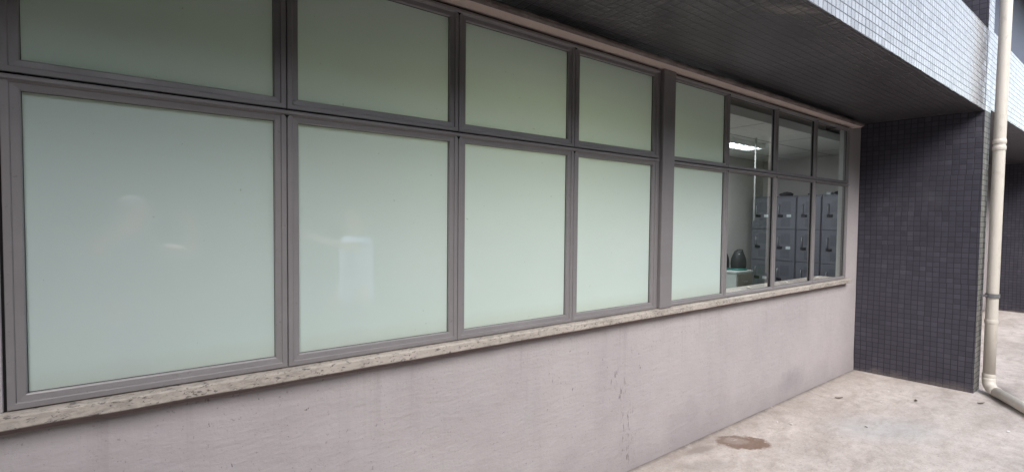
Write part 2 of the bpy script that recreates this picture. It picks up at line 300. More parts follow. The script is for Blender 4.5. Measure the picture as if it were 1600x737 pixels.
def tube_mb(bm, pts, rad, n=20, cap=True, mi=0):
    rings = []; pts = [Vector(p) for p in pts]; prev = None
    for i, p in enumerate(pts):
        d = ((pts[min(i+1, len(pts)-1)] - p).normalized() + (p - pts[max(i-1, 0)]).normalized()).normalized()
        if prev is None: a = d.orthogonal().normalized()
        else: a = (prev - d*prev.dot(d)).normalized()
        prev = a; b = d.cross(a); r = rad[i] if isinstance(rad, (list, tuple)) else rad
        rings.append([bm.verts.new(p + (a*math.cos(2*math.pi*k/n) + b*math.sin(2*math.pi*k/n))*r) for k in range(n)])
    for A, B in zip(rings, rings[1:]):
        for k in range(n): bm.faces.new((A[k], A[(k+1)%n], B[(k+1)%n], B[k])).material_index = mi
    if cap: bm.faces.new(rings[0][::-1]).material_index = mi; bm.faces.new(rings[-1]).material_index = mi

def copy_tree(o, parent=None, skip=()):
    c = o.copy(); col.objects.link(c)
    if parent is not None: c.parent = parent
    for ch in list(o.children): copy_tree(ch, c)
    return c
# ------------------------------------------------------------------ ground
bm = bmesh.new()
xs = [-900, -60, -12, 26, 60, 900]; ys = [-900, -60, -5.2, 60, 900]
box = [(xs[i], ys[j], xs[i+1], ys[j+1]) for i in range(5) for j in range(4)]
vv = {}
for x in xs:
    for y in ys: vv[x, y] = bm.verts.new((x, y, 0))
for i in range(5):
    for j in range(4): bm.faces.new((vv[xs[i], ys[j]], vv[xs[i+1], ys[j]], vv[xs[i+1], ys[j+1]], vv[xs[i], ys[j+1]]))
tag(mk('ground', bm, M_GROUND), kind='structure')
t = NT('lawn'); P = t.pos(); c = t.mix(t.noise(P, 1.5, 6, .7), (.06, .10, .025), (.12, .19, .05)); t.bsdf(c, .9, 0, .2, t.bump(t.noise(P, 60, 4, .7), .8, .03)); M_LAWN = t.m
bm = bmesh.new(); vs = [bm.verts.new(p) for p in ((-40, -60, .02), (60, -60, .02), (60, -1.8, .02), (-40, -1.8, .02))]; bm.faces.new(vs)
tag(mk('lawn', bm, M_LAWN), kind='structure')

# ------------------------------------------------------------------ building
B = empty('building', (0, 0, 0)); tag(B, 'mauve painted building with long window band, mosaic tiles and projecting upper floor', 'building')
YW = 1.96                                   # wall plane
WB, WT = H-.565, H+.962                     # window band
bm = bmesh.new()
# a subdivided parapet so the render has slight waves
nx, nz = 150, 20; x0, x1 = -3.5, 5.99; g = {}
for i in range(nx+1):
    for j in range(nz+1):
        x = x0+(x1-x0)*i/nx; z = -.05+(WB-.042+.05)*j/nz
        y = YW + .005*noise.noise(Vector((x*1.7, 0, z*2))) + .0035*noise.noise(Vector((x*6, 3, z*7)))
        g[i, j] = bm.verts.new((x, y, z))
for i in range(nx):
    for j in range(nz): bm.faces.new((g[i, j], g[i+1, j], g[i+1, j+1], g[i, j+1]))
mk('wall', bm, M_WALL, B, smooth=True)
bm = bmesh.new()
box_mb(bm, x0, 5.99, YW+.03, YW+.16, -.05, WB-.045)           # core of the parapet
mk('wall_core', bm, M_WALL, B)
bm = bmesh.new(); box_mb(bm, 5.655, 5.995, YW+.001, YW+.05, WB-.12, H+1.05); mk('jamb', bm, M_WALL, B, bevel=.006)
bm = bmesh.new(); box_mb(bm, -3.5, -.379, YW-.014, YW+.15, WB-.003, H+1.05); mk('jamb', bm, M_WALL, B, bevel=.006)
bm = bmesh.new(); box_mb(bm, -3.5, 5.99, YW+.02, YW+.17, H+1.03, H+2.2); mk('lintel', bm, M_WALL, B)
SZ = H+1.045                                # soffit level
# tiled end wall, slightly out of square with the window wall
bm = bmesh.new()
pl = [(5.972, 1.975), (6.071, 1.033), (6.30, 1.033), (6.30, 2.0), (6.0, 2.0)]
L = [[bm.verts.new((x, y, z)) for x, y in pl] for z in (-.05, SZ, 6.4)]; k = len(pl)
for q in range(2):
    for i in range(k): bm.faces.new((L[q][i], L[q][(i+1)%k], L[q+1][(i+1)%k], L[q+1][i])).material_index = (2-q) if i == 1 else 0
bm.faces.new(L[2]); bm.faces.new(L[0][::-1])
tag(mk('tiled_wall', bm, [M_TILE, M_TILEF, M_TILEW], B), 'end wall of blue grey mosaic tiles, shade put into their colour')
YF = 1.035                                   # fascia plane
bm = bmesh.new(); box_mb(bm, -6, 6.069, YF+.05, YW+.03, SZ, SZ+.12); tag(mk('soffit', bm, M_SOFFIT, B), 'dark painted soffit over the windows')
bm = bmesh.new(); box_mb(bm, 6.301, 40, YF+.05, 3.5, SZ+.05, SZ+.17); mk('soffit', bm, M_SOFFIT, B)
# fascia bottom edge slightly broken
def fascia(xa, xb, za, zb, name='fascia'):
    bm = bmesh.new(); n = max(4, int((xb-xa)/.03)); rows = []
    for i in range(n+1):
        x = xa+(xb-xa)*i/n; dz = .0035*noise.noise(Vector((x*9, 1, 0))) + (.010 if .60 < noise.noise(Vector((x*2.3, 7, 2)))+.5 else 0)*abs(noise.noise(Vector((x*14, 5, 0))))
        rows.append([bm.verts.new((x, YF, za+dz)), bm.verts.new((x, YF, zb)), bm.verts.new((x, YF+.15, zb)), bm.verts.new((x, YF+.15, za))])
    for a, b in zip(rows, rows[1:]):
        for q in range(4): bm.faces.new((a[q], b[q], b[(q+1)%4], a[(q+1)%4])).material_index = 1 if q == 3 else 0
    bm.faces.new(rows[0]); bm.faces.new(rows[-1][::-1])
    return tag(mk(name, bm, [M_TILEF, M_SOFFIT], B), 'glossy mosaic band of the upper floor, sky light put into its colour')
fascia(-6, 6.0705, SZ-.004, H+1.775); fascia(6.3005, 40, SZ+.035, H+1.80)
boxo('tiled_post', (4.72, 5.06, YF-.003, YF+.35, H+1.775, 6.4), M_TILEF, B)
boxo('recess_wall', (-6, 5.97, 2.9, 3.05, H+1.2, 6.4), M_RECESS, B)
boxo('recess_wall', (6.301, 40, 2.0, 2.15, SZ+.171, 6.4), M_RECESS, B)
boxo('recess_floor', (-6, 6.0, YF+.15, 2.9, SZ+.121, SZ+.15), M_SOFFIT, B)
boxo('roof_slab', (-6, 40, 1.04, 4.6, 6.401, 6.7), M_TILEF, B)
boxo('outer_wall', (6.301, 12.4, 1.985, 2.03, -.05, SZ+.05), M_WALL, B)
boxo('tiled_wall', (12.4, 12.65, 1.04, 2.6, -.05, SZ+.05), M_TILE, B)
# ledge over the window head: painted below, rough cement front
bm = bmesh.new(); n = 260; rows = []
for i in range(n+1):
    x = -3.4+(5.735+3.4)*i/n; nn = lambda s, q: noise.noise(Vector((x*s, q, .3)))
    e = .010*nn(3, 1)+.006*nn(13, 2)
    fade = min(1, (5.735-x)/.05+.35)
    pts = [(1.985, H+.9735), (1.865+.2*e, H+.9725+.1*e), (1.848+.6*e, H+.982+.3*e), (1.846+e, H+.995), (1.858+.5*e, H+1.008+.7*e+.004*nn(30, 5)), (1.985, H+1.016)]
    rows.append([bm.verts.new((x + (0 if i < n else .01*nn(90, q)), 1.985-(1.985-y)*(1 if fade > 1 else fade*.2+.8), z)) for q, (y, z) in enumerate(pts)])
for a, b in zip(rows, rows[1:]):
    for q in range(6): bm.faces.new((a[q], b[q], b[(q+1)%6], a[(q+1)%6])).material_index = 0 if q == 0 else 1
bm.faces.new(rows[0]); bm.faces.new(rows[-1][::-1])
tag(mk('ledge', bm, [M_LEDGE, M_CEMENT], B), 'thin concrete ledge with a rough cement edge over the windows')
# granite sill and the mortar line below, contact shadow put into its brown
bm = bmesh.new(); n = 120; rows = []
for i in range(n+1):
    x = -3.4+(5.675+3.4)*i/n; e = .0025*noise.noise(Vector((x*5, 0, 0)))+.0015*noise.noise(Vector((x*23, 0, 4)))
    pts = [(2.02, WB), (1.906+e, WB-.002), (1.901+e, WB-.005), (1.901+e, WB-.036+e), (1.905, WB-.040+e), (2.02, WB-.040)]
    rows.append([bm.verts.new((x, y, z)) for y, z in pts])
for a, b in zip(rows, rows[1:]):
    for q in range(6): bm.faces.new((a[q], b[q], b[(q+1)%6], a[(q+1)%6]))
bm.faces.new(rows[0]); bm.faces.new(rows[-1][::-1]); tag(mk('window_sill', bm, M_GRANITE, B), 'speckled beige granite sill')
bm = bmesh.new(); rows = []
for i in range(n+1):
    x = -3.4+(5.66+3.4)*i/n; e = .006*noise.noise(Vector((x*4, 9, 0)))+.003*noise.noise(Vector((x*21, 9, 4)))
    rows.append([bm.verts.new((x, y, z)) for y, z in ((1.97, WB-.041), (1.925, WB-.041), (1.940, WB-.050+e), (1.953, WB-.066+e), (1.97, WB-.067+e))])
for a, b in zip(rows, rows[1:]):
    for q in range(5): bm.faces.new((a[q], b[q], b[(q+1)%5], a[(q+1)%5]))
mk('mortar_shade_line', bm, M_JOINT, B)

# windows
YG = 1.972
def ring(bm, x0, x1, z0, z1, prof, mi=0):
    cs = [(x0, z0, 1, 1), (x1, z0, -1, 1), (x1, z1, -1, -1), (x0, z1, 1, -1)]
    L = [[bm.verts.new((cx+sx*d, y, cz+sz*d)) for d, y in prof] for cx, cz, sx, sz in cs]
    for i in range(4):
        A, C = L[i], L[(i+1) % 4]
        for q in range(len(prof)-1): bm.faces.new((A[q], C[q], C[q+1], A[q+1])).material_index = mi
edges1 = [-.373, .3735, 1.1035, 1.834, 2.565]; edges2 = [2.713, 3.391, 4.138, 4.886, 5.645]
rowsz = [(H-.562, H+.3985), (H+.4055, H+.9605)]
spans = [(edges1[i], edges1[i+1]) for i in range(4)] + [(edges2[i], edges2[i+1]) for i in range(4)]
ordn = ['first', 'second', 'third', 'fourth', 'fifth', 'sixth', 'seventh', 'eighth']
for i, (a, b) in enumerate(spans):
    wide = .041 if i < 4 else (.030 if i == 4 else .024)
    for rw, (z0, z1) in enumerate(rowsz):
        g = .0015; s = wide*.48
        prof = [(0, 2.0), (0, 1.9475), (.0015, 1.946), (s-.003, 1.946), (s-.0015, 1.9475), (s, 1.9515), (wide-.004, 1.9535), (wide-.0012, 1.9555), (wide, 1.9705)]
        bm = bmesh.new(); ring(bm, a+g, b-g, z0, z1, prof)
        f = mk('window', bm, M_FRAME, B)
        tag(f, '%s window from the left in the %s row, %s glass' % (ordn[i], ['lower', 'upper'][rw], 'frosted' if i < 5 else 'clear'))
        o = boxo('pane', (a+g+wide-.008, b-g-wide+.008, YG, YG+.006, z0+wide-.008, z1-wide+.008), [M_CLEAR, M_FROST], f)
        for p in o.data.polygons:
            if i < 5 and p.normal.y < -.5: p.material_index = 1      # the etched film is on one face only
        bm = bmesh.new(); ring(bm, a+g+wide-.0025, b-g-wide+.0025, z0+wide-.0025, z1-wide+.0025, [(0, 1.9712), (0, 1.9665), (.0042 if i >= 5 else .003, 1.9665), (.0042 if i >= 5 else .003, 1.9715)])
        mk('gasket', bm, M_GASKET, f)
        if i not in (3, 7):        # black prism standing in for the dark notch where two sashes meet
            bm = bmesh.new(); zt = z1-.0165; w_ = .009
            vs = [[bm.verts.new(p) for p in ((b-w_, yy, zt), (b+w_, yy, zt), (b, yy, zt-.011))] for yy in (1.9445, 1.96)]
            bm.faces.new(vs[0]); bm.faces.new(vs[1][::-1])
            for q in range(3): bm.faces.new((vs[0][q], vs[1][q], vs[1][(q+1)%3], vs[0][(q+1)%3]))
            mk('dark_notch', bm, M_GAP, f)
for (a, b) in ((edges1[0], edges1[-1]), (edges2[0], edges2[-1])):
    for z0, z1 in rowsz:           # drip rail at the head of each row
        bm = bmesh.new(); xs2 = (a+.002, b-.002)
        prof = [(1.946, z1-.0155), (1.9405, z1-.0135), (1.937, z1-.012), (1.937, z1-.003), (1.940, z1), (1.952, z1+.002), (1.952, z1-.0155)]
        L = [[bm.verts.new((x, y, z)) for y, z in prof] for x in xs2]
        for q in range(len(prof)): bm.faces.new((L[0][q], L[1][q], L[1][(q+1)%len(prof)], L[0][(q+1)%len(prof)]))
        bm.faces.new(L[0]); bm.faces.new(L[1][::-1]); mk('drip_rail', bm, M_FRAME, B)
    bm = bmesh.new()               # dark joint backing between frames
    for e in (edges1 if a < 0 else edges2)[1:-1]: box_mb(bm, e-.006, e+.006, 1.955, 1.99, H-.56, H+.9725)
    box_mb(bm, a, b, 1.958, 1.9935, H+.3975, H+.4065); box_mb(bm, a, b, 1.958, 1.9935, H+.9595, H+.9735)
    mk('joint', bm, M_GAP, B)
boxo('joint', (-.384, -.3725, 1.952, 2.0, WB, H+.973), M_GAP, B)
boxo('mullion_post', (2.588, 2.7115, 1.926, 2.02, WB+.001, H+.972), M_FRAME, B, bevel=.005)
boxo('mullion_side', (2.5655, 2.587, 1.952, 2.02, WB+.001, H+.972), M_FRAME, B, bevel=.002)
boxo('sealant', (4.90, 5.28, 1.944, 1.955, H+.9605, H+.971), simple('sealant_foam', (.42, .33, .24), .8), B, bevel=.003)

# ------------------------------------------------------------------ room behind the glass
CZ = H+1.0
def struct(o): return tag(o, kind='structure')
struct(boxo('interior_floor', (-3.4, 8.05, 2.125, 4.1, .0, .02), M_FLOOR))
struct(boxo('back_wall', (-3.4, 8.2, 4.0, 4.15, .02, H+1.45), M_INWALL))
struct(boxo('far_wall', (8.05, 8.2, 2.12, 4.0, .02, H+1.45), M_INWALL))
struct(boxo('near_wall', (-3.5, -3.4, 2.12, 4.1, .02, H+1.45), M_INWALL))
struct(boxo('front_wall', (6.0, 8.05, 2.042, 2.07, .02, H+1.45), M_INWALL))
struct(boxo('window_reveal', (5.67, 6.0, 2.012, 2.04, .02, H+1.45), M_TRIMW))
boxo('inner_jamb', (5.652, 5.668, 1.985, 2.04, WB, H+.96), M_TRIMW, B)
t = NT('ceiling_tiles'); P = t.pos(); s = t.n('ShaderNodeSeparateXYZ'); t.l(P, s.inputs[0])
ln = None
for ax, off, pitch in ((0, .1, 1.25), (1, .16, .625)):
    fr_ = t.math('FRACT', t.math('DIVIDE', t.math('ADD', s.outputs[ax], off), pitch)); l_ = t.math('LESS_THAN', fr_, .016/pitch*1.25)
    ln = l_ if ln is None else t.math('MAXIMUM', ln, l_)
t.bsdf(t.mix(ln, (.62, .63, .60), (.20, .20, .19)), .8); M_CEIL = t.m
struct(boxo('ceiling', (-3.4, 8.05, 2.42, 4.0, CZ, CZ+.05), M_CEIL))
struct(boxo('ceiling_edge', (-3.4, 8.05, 2.395, 2.419, CZ-.012, CZ+.07), M_TRIMW))
struct(boxo('upper_ceiling', (-3.4, 8.05, 2.13, 4.1, H+1.451, H+1.5), M_BROWN))
struct(boxo('curtain_recess', (-3.4, 8.05, 2.42, 2.46, CZ+.071, H+1.45), M_BROWN))
boxo('inner_sill', (-.37, 5.66, 2.0, 2.2, WB-.03, WB+.004), M_GRANITE, B)

# ceiling lamp with white louvres
Lm = empty('ceiling_lamp', (5.62, 3.21, CZ)); tag(Lm, 'lit fluorescent louvre lamp on the ceiling seen through the upper sixth window', 'ceiling lamp')
bm = bmesh.new(); box_mb(bm, -.62, .62, -.12, -.112, -.06, -.001); box_mb(bm, -.62, .62, .112, .12, -.06, -.001); box_mb(bm, -.62, .62, -.111, .111, -.012, -.001)
mk('housing', bm, M_TRIMW, Lm)
t = NT('lamp_glow'); em = t.n('ShaderNodeEmission'); em.inputs[0].default_value = (.86, .94, 1, 1); em.inputs[1].default_value = 5; t.l(em.outputs[0], t.out.inputs[0]); M_GLOW = t.m; M_GLOW.cycles.emission_sampling = 'NONE'
for yy in (-.055, .055):
    bm = bmesh.new(); tube_mb(bm, [(-.59, yy, -.045), (.59, yy, -.045)], .015, 12); mk('tube', bm, M_GLOW, Lm, smooth=True)
for q in range(9): xx = -.56+q*.14; boxo('louvre', (xx-.004, xx+.004, -.11, .11, -.062, -.03), M_TRIMW, Lm)

ld = bpy.data.lights.new('lamp_light', 'AREA'); ld.shape = 'RECTANGLE'; ld.size = 1.16; ld.size_y = .2; ld.energy = 15; ld.color = (.9, .96, 1)
lo_ = bpy.data.objects.new('lamp_light', ld); col.objects.link(lo_); lo_.parent = Lm; lo_.location = (0, 0, -.066)
for q, xx in enumerate((1.75,)):  # second lamp, unseen, added so the frosted panes glow from inside
    l2 = copy_tree(Lm); l2.location = (xx, 3.21, CZ)
    tag(l2, 'unseen louvre lamp added behind the second and third frosted panes for their glow', 'ceiling lamp')
# hanging rod
bm = bmesh.new(); box_mb(bm, -.009, .009, -.009, .009, -.98, 0); tag(mk('ceiling_rod', bm, simple('rod_white', (.30, .31, .30), .4), bevel=.003, loc=(5.69, 2.925, CZ)), 'thin white rod hanging from the ceiling beside the lamp', 'rod')

# lockers
M_LOCK = simple('locker_steel', (.145, .155, .18), .45, .2, vary=.08, vscale=3)
M_LOCKD = simple('locker_door_steel', (.18, .19, .22), .42, .2, vary=.06, vscale=3)
M_CHROME = simple('handle_metal', (.42, .44, .46), .3, .8)
M_BLACK = simple('black_plastic', (.012, .012, .016), .35)
M_PAPER = simple('label_paper', (.68, .74, .76), .6)
def make_locker():
    root = empty('locker')
    W_, D_, T_ = .330, .45, 1.95
    boxo('body', (.012, D_, -W_/2, W_/2, 0, T_), M_LOCK, root, bevel=.003)
    for q in range(4):
        z1 = T_-.028-q*.478; z0 = z1-.470 if q < 3 else .03
        d = boxo('door', (-.008, .010, -W_/2+.008, W_/2-.008, z0, z1), M_LOCKD, root, bevel=.004)
        for (za, zb) in ((z1-.22, z1-.06), (z1-.43, z1-.31)):
            bm = bmesh.new(); box_mb(bm, -.0105, -.0082, -.085, .045, za, zb); mk('stamped_panel', bm, M_LOCK, d, bevel=.002)
        hz = z1-.175
        bm = bmesh.new(); tube_mb(bm, [(-.012, .075, hz-.07), (-.032, .075, hz-.06), (-.034, .075, hz), (-.032, .075, hz+.06), (-.012, .075, hz+.07)], .007, 10); mk('handle', bm, M_CHROME, d, smooth=True)
        bm = bmesh.new(); tube_mb(bm, [(-.010, .055, z1-.272), (-.030, .055, z1-.272)], .020, 16); box_mb(bm, -.022, -.009, .02, .095, z1-.290, z1-.252); mk('lock', bm, M_BLACK, d, bevel=.002)
        if q in (0, 1, 2):
            boxo('label_plate', (-.0115, -.0085, -.095, -.032, z1-.290, z1-.250), M_PAPER, d)
    return root
lk = make_locker(); lk.location = (7.55, 3.755, .02)
protos = [lk]
for q in range(1, 4):
    c2 = copy_tree(lk); c2.location = (7.55, 3.755-.333*q, .02); protos.append(c2)
lbl = ['leftmost grey steel locker column behind the clear glass', 'grey steel locker column second from the left, behind the seventh window', 'grey steel locker column third from the left, without paper labels', 'rightmost grey steel locker column behind the last window']
for c2, lb in zip(protos, lbl): tag(c2, lb, 'locker', 'lockers along the far wall')
for q, c2 in enumerate(protos):
    for d in c2.children:
        if not d.name.startswith('door'): continue
        for ch in list(d.children):
            if ch.name.startswith('label_plate'):
                dz = ch.data.vertices[0].co.z
                row_ = 0 if dz > 1.5 else (1 if dz > 1.1 else 2)
                keep = {0: (0, 2), 1: (0, 1), 2: (), 3: (0,)}[q]
                if row_ not in keep: bpy.data.objects.remove(ch)

def lump(name, loc, dims, mat, label, cat, seed=0, amp=.25, group=None):
    bm = bmesh.new(); bmesh.ops.create_icosphere(bm, subdivisions=3, radius=1)
    for v in bm.verts:
        p = v.co.copy(); n_ = noise.noise(p*1.6+Vector((seed, 0, 0)))*amp + noise.noise(p*4+Vector((0, seed, 0)))*amp*.4
        p *= 1+n_; v.co = Vector((p.x*dims[0]/2, p.y*dims[1]/2, max(p.z, -.75)*dims[2]/2+.75*dims[2]/2))
    return tag(mk(name, bm, mat, smooth=True, loc=loc), label, cat, group)
M_CLOTHD = simple('dark_fabric', (.035, .033, .035), .9, bscale=30, bstr=.4)
lump('folded_bag', (7.68, 3.46, 1.972), (.2, .17, .07), M_CLOTHD, 'flat dark folded bag on top of the second locker', 'bag', 1)
lump('folded_bag', (7.66, 3.10, 1.972), (.16, .09, .04), M_CLOTHD, 'small dark bundle on top of the third locker', 'bag', 5)
lump('folded_bag', (7.66, 2.74, 1.972), (.2, .13, .055), M_CLOTHD, 'dark bundle on top of the last locker beside a white box', 'bag', 9)
tag(boxo('small_box', (7.60, 7.70, 2.83, 2.89, 1.9705, 2.005), M_PAPER, bevel=.004), 'small white box on top of the last locker', 'box')

# white cabinet with two black bags
Cb = empty('cabinet', (6.455, 3.68, .02)); tag(Cb, 'low white cabinet under the two black bags inside the sixth window', 'cabinet')
M_CABW = simple('cabinet_white', (.55, .60, .58), .45); M_CABB = simple('cabinet_side', (.22, .20, .18), .5, vary=.1)
boxo('body', (-.205, .205, -.245, .245, 0, .855), [M_CABW], Cb, bevel=.004)
boxo('top', (-.215, .215, -.26, .25, .856, .88), M_CABW, Cb, bevel=.004)
for q in range(3): d = boxo('drawer', (-.19, .19, -.2625, -.246, .03+q*.275, .295+q*.275), M_CABB, Cb, bevel=.004); boxo('handle', (-.05, .05, -.275, -.263, .18+q*.275, .195+q*.275), M_CHROME, d, bevel=.003)
M_TEAL = simple('teal_plastic', (.05, .20, .18), .4)
def black_bag(loc, rz, label):
    root = empty('bag', loc, rz); tag(root, label, 'bag', 'black bags on the white cabinet')
    bm = bmesh.new(); n = 28; prof = [(.02, .93, .6), (.035, .98, .62), (.10, 1.0, .66), (.16, .93, .62), (.21, .76, .52), (.245, .60, .42), (.262, .55, .38), (.268, .45, .30)]
    rings = []
    for z, a, b in prof:
        rings.append([bm.verts.new((.108*a*math.cos(2*math.pi*k/n)*(1+.03*math.sin(5*k)), .108*b*1.3*math.sin(2*math.pi*k/n), z)) for k in range(n)])
    for A, C in zip(rings, rings[1:]):
        for k in range(n): bm.faces.new((A[k], A[(k+1)%n], C[(k+1)%n], C[k]))
    bm.faces.new(rings[0][::-1]); bm.faces.new(rings[-1]); mk('body', bm, simple('bag_black', (.016, .018, .018), .55, bscale=25, bstr=.3), root, smooth=True)
    bm = bmesh.new(); tube_mb(bm, [(.106*math.cos(a_/16*math.pi*2), .09*math.sin(a_/16*math.pi*2), .014) for a_ in range(17)], .012, 8, cap=False); mk('base_rim', bm, M_TEAL, root, smooth=True)
    bm = bmesh.new(); tube_mb(bm, [(-.05, -.02, .262), (-.035, -.02, .285), (.035, -.02, .285), (.05, -.02, .262)], .007, 8); mk('handle', bm, M_BLACK, root, smooth=True)
    bm = bmesh.new(); tube_mb(bm, [(-.03, -.052, .225), (-.03, -.062, .224)], .009, 12); mk('stud', bm, M_PAPER, root)
black_bag((6.50, 3.545, .9015), R(-28), 'right hand rounded black bag with teal base on the cabinet')
black_bag((6.37, 3.72, .9015), R(-20), 'left hand rounded black bag half hidden by the window frame')
M_WHT = simple('crumpled_paper', (.6, .58, .54), .8); M_BRN = simple('brown_litter', (.10, .06, .04), .8)
for q, (x, y, a, b, c_) in enumerate(((4.02, 2.10, .04, .03, .018), (4.70, 2.10, .045, .03, .018), (5.36, 2.10, .05, .03, .02))):
    lump('paper_scrap', (x, y, WB+.0045), (a, b, c_), M_WHT, ['crumpled white scrap inside the sixth window', 'crumpled white scrap inside the seventh window', 'crumpled white scrap inside the last window'][q], 'scrap', q, group='scraps on the inner sill')

# ------------------------------------------------------------------ downpipe
M_PVC = NT('pvc_cream'); P = M_PVC.pos()
c = M_PVC.mix(M_PVC.noise(P, 3, 5, .6), (.66, .61, .54), (.74, .69, .62)); c = M_PVC.mix(M_PVC.ramp(M_PVC.noise(P, 30, 5, .75), [(.64, 0.), (.74, .5)]), c, (.25, .21, .17))
c = M_PVC.mix(M_PVC.math('MULTIPLY', M_PVC.ramp(M_PVC.noise(M_PVC.map(P, sc=(9, 9, .8)), 1, 4), [(.5, 0.), (.7, 1.)]), .25), c, (.40, .35, .28))
c = M_PVC.mix(M_PVC.math('MULTIPLY', M_PVC.ramp(M_PVC.noise(M_PVC.map(P, sc=(1, 1, .6)), 14, 6, .8), [(.55, 0.), (.68, 1.)]), .35), c, (.36, .30, .23))
M_PVC.bsdf(c, .42, 0, .5); M_PVC = M_PVC.m
D = empty('downpipe', (6.20, .955, 0)); tag(D, 'cream plastic rainwater pipe running down the tiled corner and along the ground', 'pipe')
px = lambda z: (.145 if z > 3.6 else 0) 
bx, by = 0, 0; rad = .043
def pp(z): return ((.0 + .028*(z/2.3) + (.02*(z-2.3) if z > 2.3 else 0)), 0.0, z)
bm = bmesh.new(); tube_mb(bm, [pp(z) for z in (.14, .7, 1.2, 1.8, 2.4, 3.0, 3.6, 4.4, 6.3)], rad, 28); mk('pipe', bm, M_PVC, D, smooth=True)
for z in (.165, .67, 2.27, 2.33, 4.3):
    bm = bmesh.new(); a = pp(z-.022); b = pp(z+.022); tube_mb(bm, [a, pp(z-.014), pp(z+.014), b], [rad+.001, rad+.0045, rad+.0045, rad+.001], 28, cap=False); mk('collar', bm, M_PVC, D, smooth=True)
pts = [(0, 0, .15), (.0, .0, .12), (-.012, -.008, .083), (-.036, -.025, .060), (-.075, -.051, .052), (-.11, -.075, .052)]
bm = bmesh.new(); tube_mb(bm, pts, rad+.004, 28); mk('elbow', bm, M_PVC, D, smooth=True)
bm = bmesh.new(); tube_mb(bm, [(-.10, -.068, .052), (-1.2, -.80, .047)], rad, 28); mk('pipe', bm, M_PVC, D, smooth=True)
M_CLAMP = simple('clamp_steel', (.22, .22, .23), .5, .3)
bm = bmesh.new(); z = H-.655; tube_mb(bm, [pp(z-.019), pp(z+.019)], rad+.008, 28, cap=False); box_mb(bm, .04, .105, -.006, .006, z-.011, z+.013); tube_mb(bm, [(.085, -.02, z), (.085, .02, z)], .006, 8); box_mb(bm, -.05, -.03, .03, .065, z-.01, z+.01); mk('clamp', bm, M_CLAMP, D)
bm = bmesh.new(); z = H+.55; box_mb(bm, .045, .13, .0, .012, z-.012, z+.012); mk('clamp', bm, M_CLAMP, D)

# ------------------------------------------------------------------ litter on the ground
M_LEAF = simple('dry_leaf', (.09, .065, .045), .8)
def flat_bit(name, x, y, L, Wd, rz, mat, label, cat, group, curl=.3):
    bm = bmesh.new(); n = 8; top = []
    for q in range(n+1):
        s_ = q/n; wv = Wd/2*math.sin(math.pi*min(.97, max(.06, s_)))**.8*(1+.2*random.uniform(-1, 1)); zc = .004+curl*L*(s_-.5)**2
        top.append([bm.verts.new(((s_-.5)*L, -wv, zc+.003)), bm.verts.new(((s_-.5)*L, 0, zc)), bm.verts.new(((s_-.5)*L, wv, zc+.004))])
    for A, C in zip(top, top[1:]):
        bm.faces.new((A[0], C[0], C[1], A[1])); bm.faces.new((A[1], C[1], C[2], A[2]))
    o = mk(name, bm, mat, loc=(x, y, .001)); o.rotation_euler = (0, 0, rz); sd = o.modifiers.new('s', 'SOLIDIFY'); sd.thickness = .0015
    return tag(o, label, cat, group)
flat_bit('fallen_leaf', 4.87, 1.70, .075, .018, R(-35), M_LEAF, 'long dark dry leaf on the concrete near the window wall', 'leaf', 'leaves on the ground')
flat_bit('fallen_leaf', 5.37, 1.28, .05, .025, R(20), M_LEAF, 'small dark leaf on the concrete before the tiled wall', 'leaf', 'leaves on the ground')
flat_bit('fallen_leaf', 5.77, .93, .07, .02, R(-30), M_LEAF, 'brown leaf on the ground beside the foot of the tiled corner', 'leaf', 'leaves on the ground')
flat_bit('fallen_leaf', 4.35, 1.33, .028, .014, R(60), M_LEAF, 'tiny dark leaf fragment in the middle of the pale concrete', 'leaf', 'leaves on the ground')
M_SCR = simple('paper_white', (.75, .74, .72), .7)
for x, y, s_, r_, lb in ((3.877, 1.766, .016, 10, 'tiny white paper scrap nearest the window wall'), (3.93, 1.686, .028, 50, 'torn white paper scrap beyond the brown stain'), (3.83, 1.50, .014, 80, 'tiny white chip beyond the brown stain'), (5.45, 1.50, .022, 15, 'white chip on the concrete before the tiled wall'), (5.154, .674, .03, -20, 'white scrap on the ground before the drain pipe'), (5.08, 1.45, .018, 40, 'white chip halfway along the concrete')):
    flat_bit('paper_scrap', x, y, s_, s_*.7, R(r_), M_SCR, lb, 'scrap', 'white scraps on the ground', .1)

# ------------------------------------------------------------------ trees across the yard (mirrored in the glass)
t = NT('foliage'); oi = t.n('ShaderNodeObjectInfo'); P = t.pos()
c = t.mix(t.ramp(t.noise(P, 1.1, 4, .6), [(.35, 0.), (.65, 1.)]), (.09, .135, .035), (.17, .23, .065)); b_ = t.bsdf(c, .55, 0, .4, None, Transmission_Weight=0.0)
M_FOL = t.m; M_BARK = simple('bark', (.09, .07, .055), .95, bscale=14, bstr=.8, vary=.3)
def crown_mesh(seed):
    rnd = random.Random(seed); bm = bmesh.new(); blobs = [(Vector((rnd.uniform(-1.7, 1.7), rnd.uniform(-1.4, 1.4), rnd.uniform(2.2, 6.6))), rnd.uniform(.7, 1.25)) for _ in range(38)]
    for c_, r_ in blobs:
        for _ in range(210):
            d = Vector((rnd.gauss(0, 1), rnd.gauss(0, 1), rnd.gauss(0, 1))).normalized()*r_*rnd.uniform(.55, 1.05); p = c_+d
            a = Vector((rnd.gauss(0, 1), rnd.gauss(0, 1), rnd.gauss(0, .6))).normalized(); b = a.cross(d.normalized()+Vector((.01, 0, .2))).normalized(); s_ = rnd.uniform(.08, .15)
            vs = [bm.verts.new(p+a*s_), bm.verts.new(p+b*s_*.5), bm.verts.new(p-a*s_), bm.verts.new(p-b*s_*.5)]; bm.faces.new(vs)
    return bm, blobs
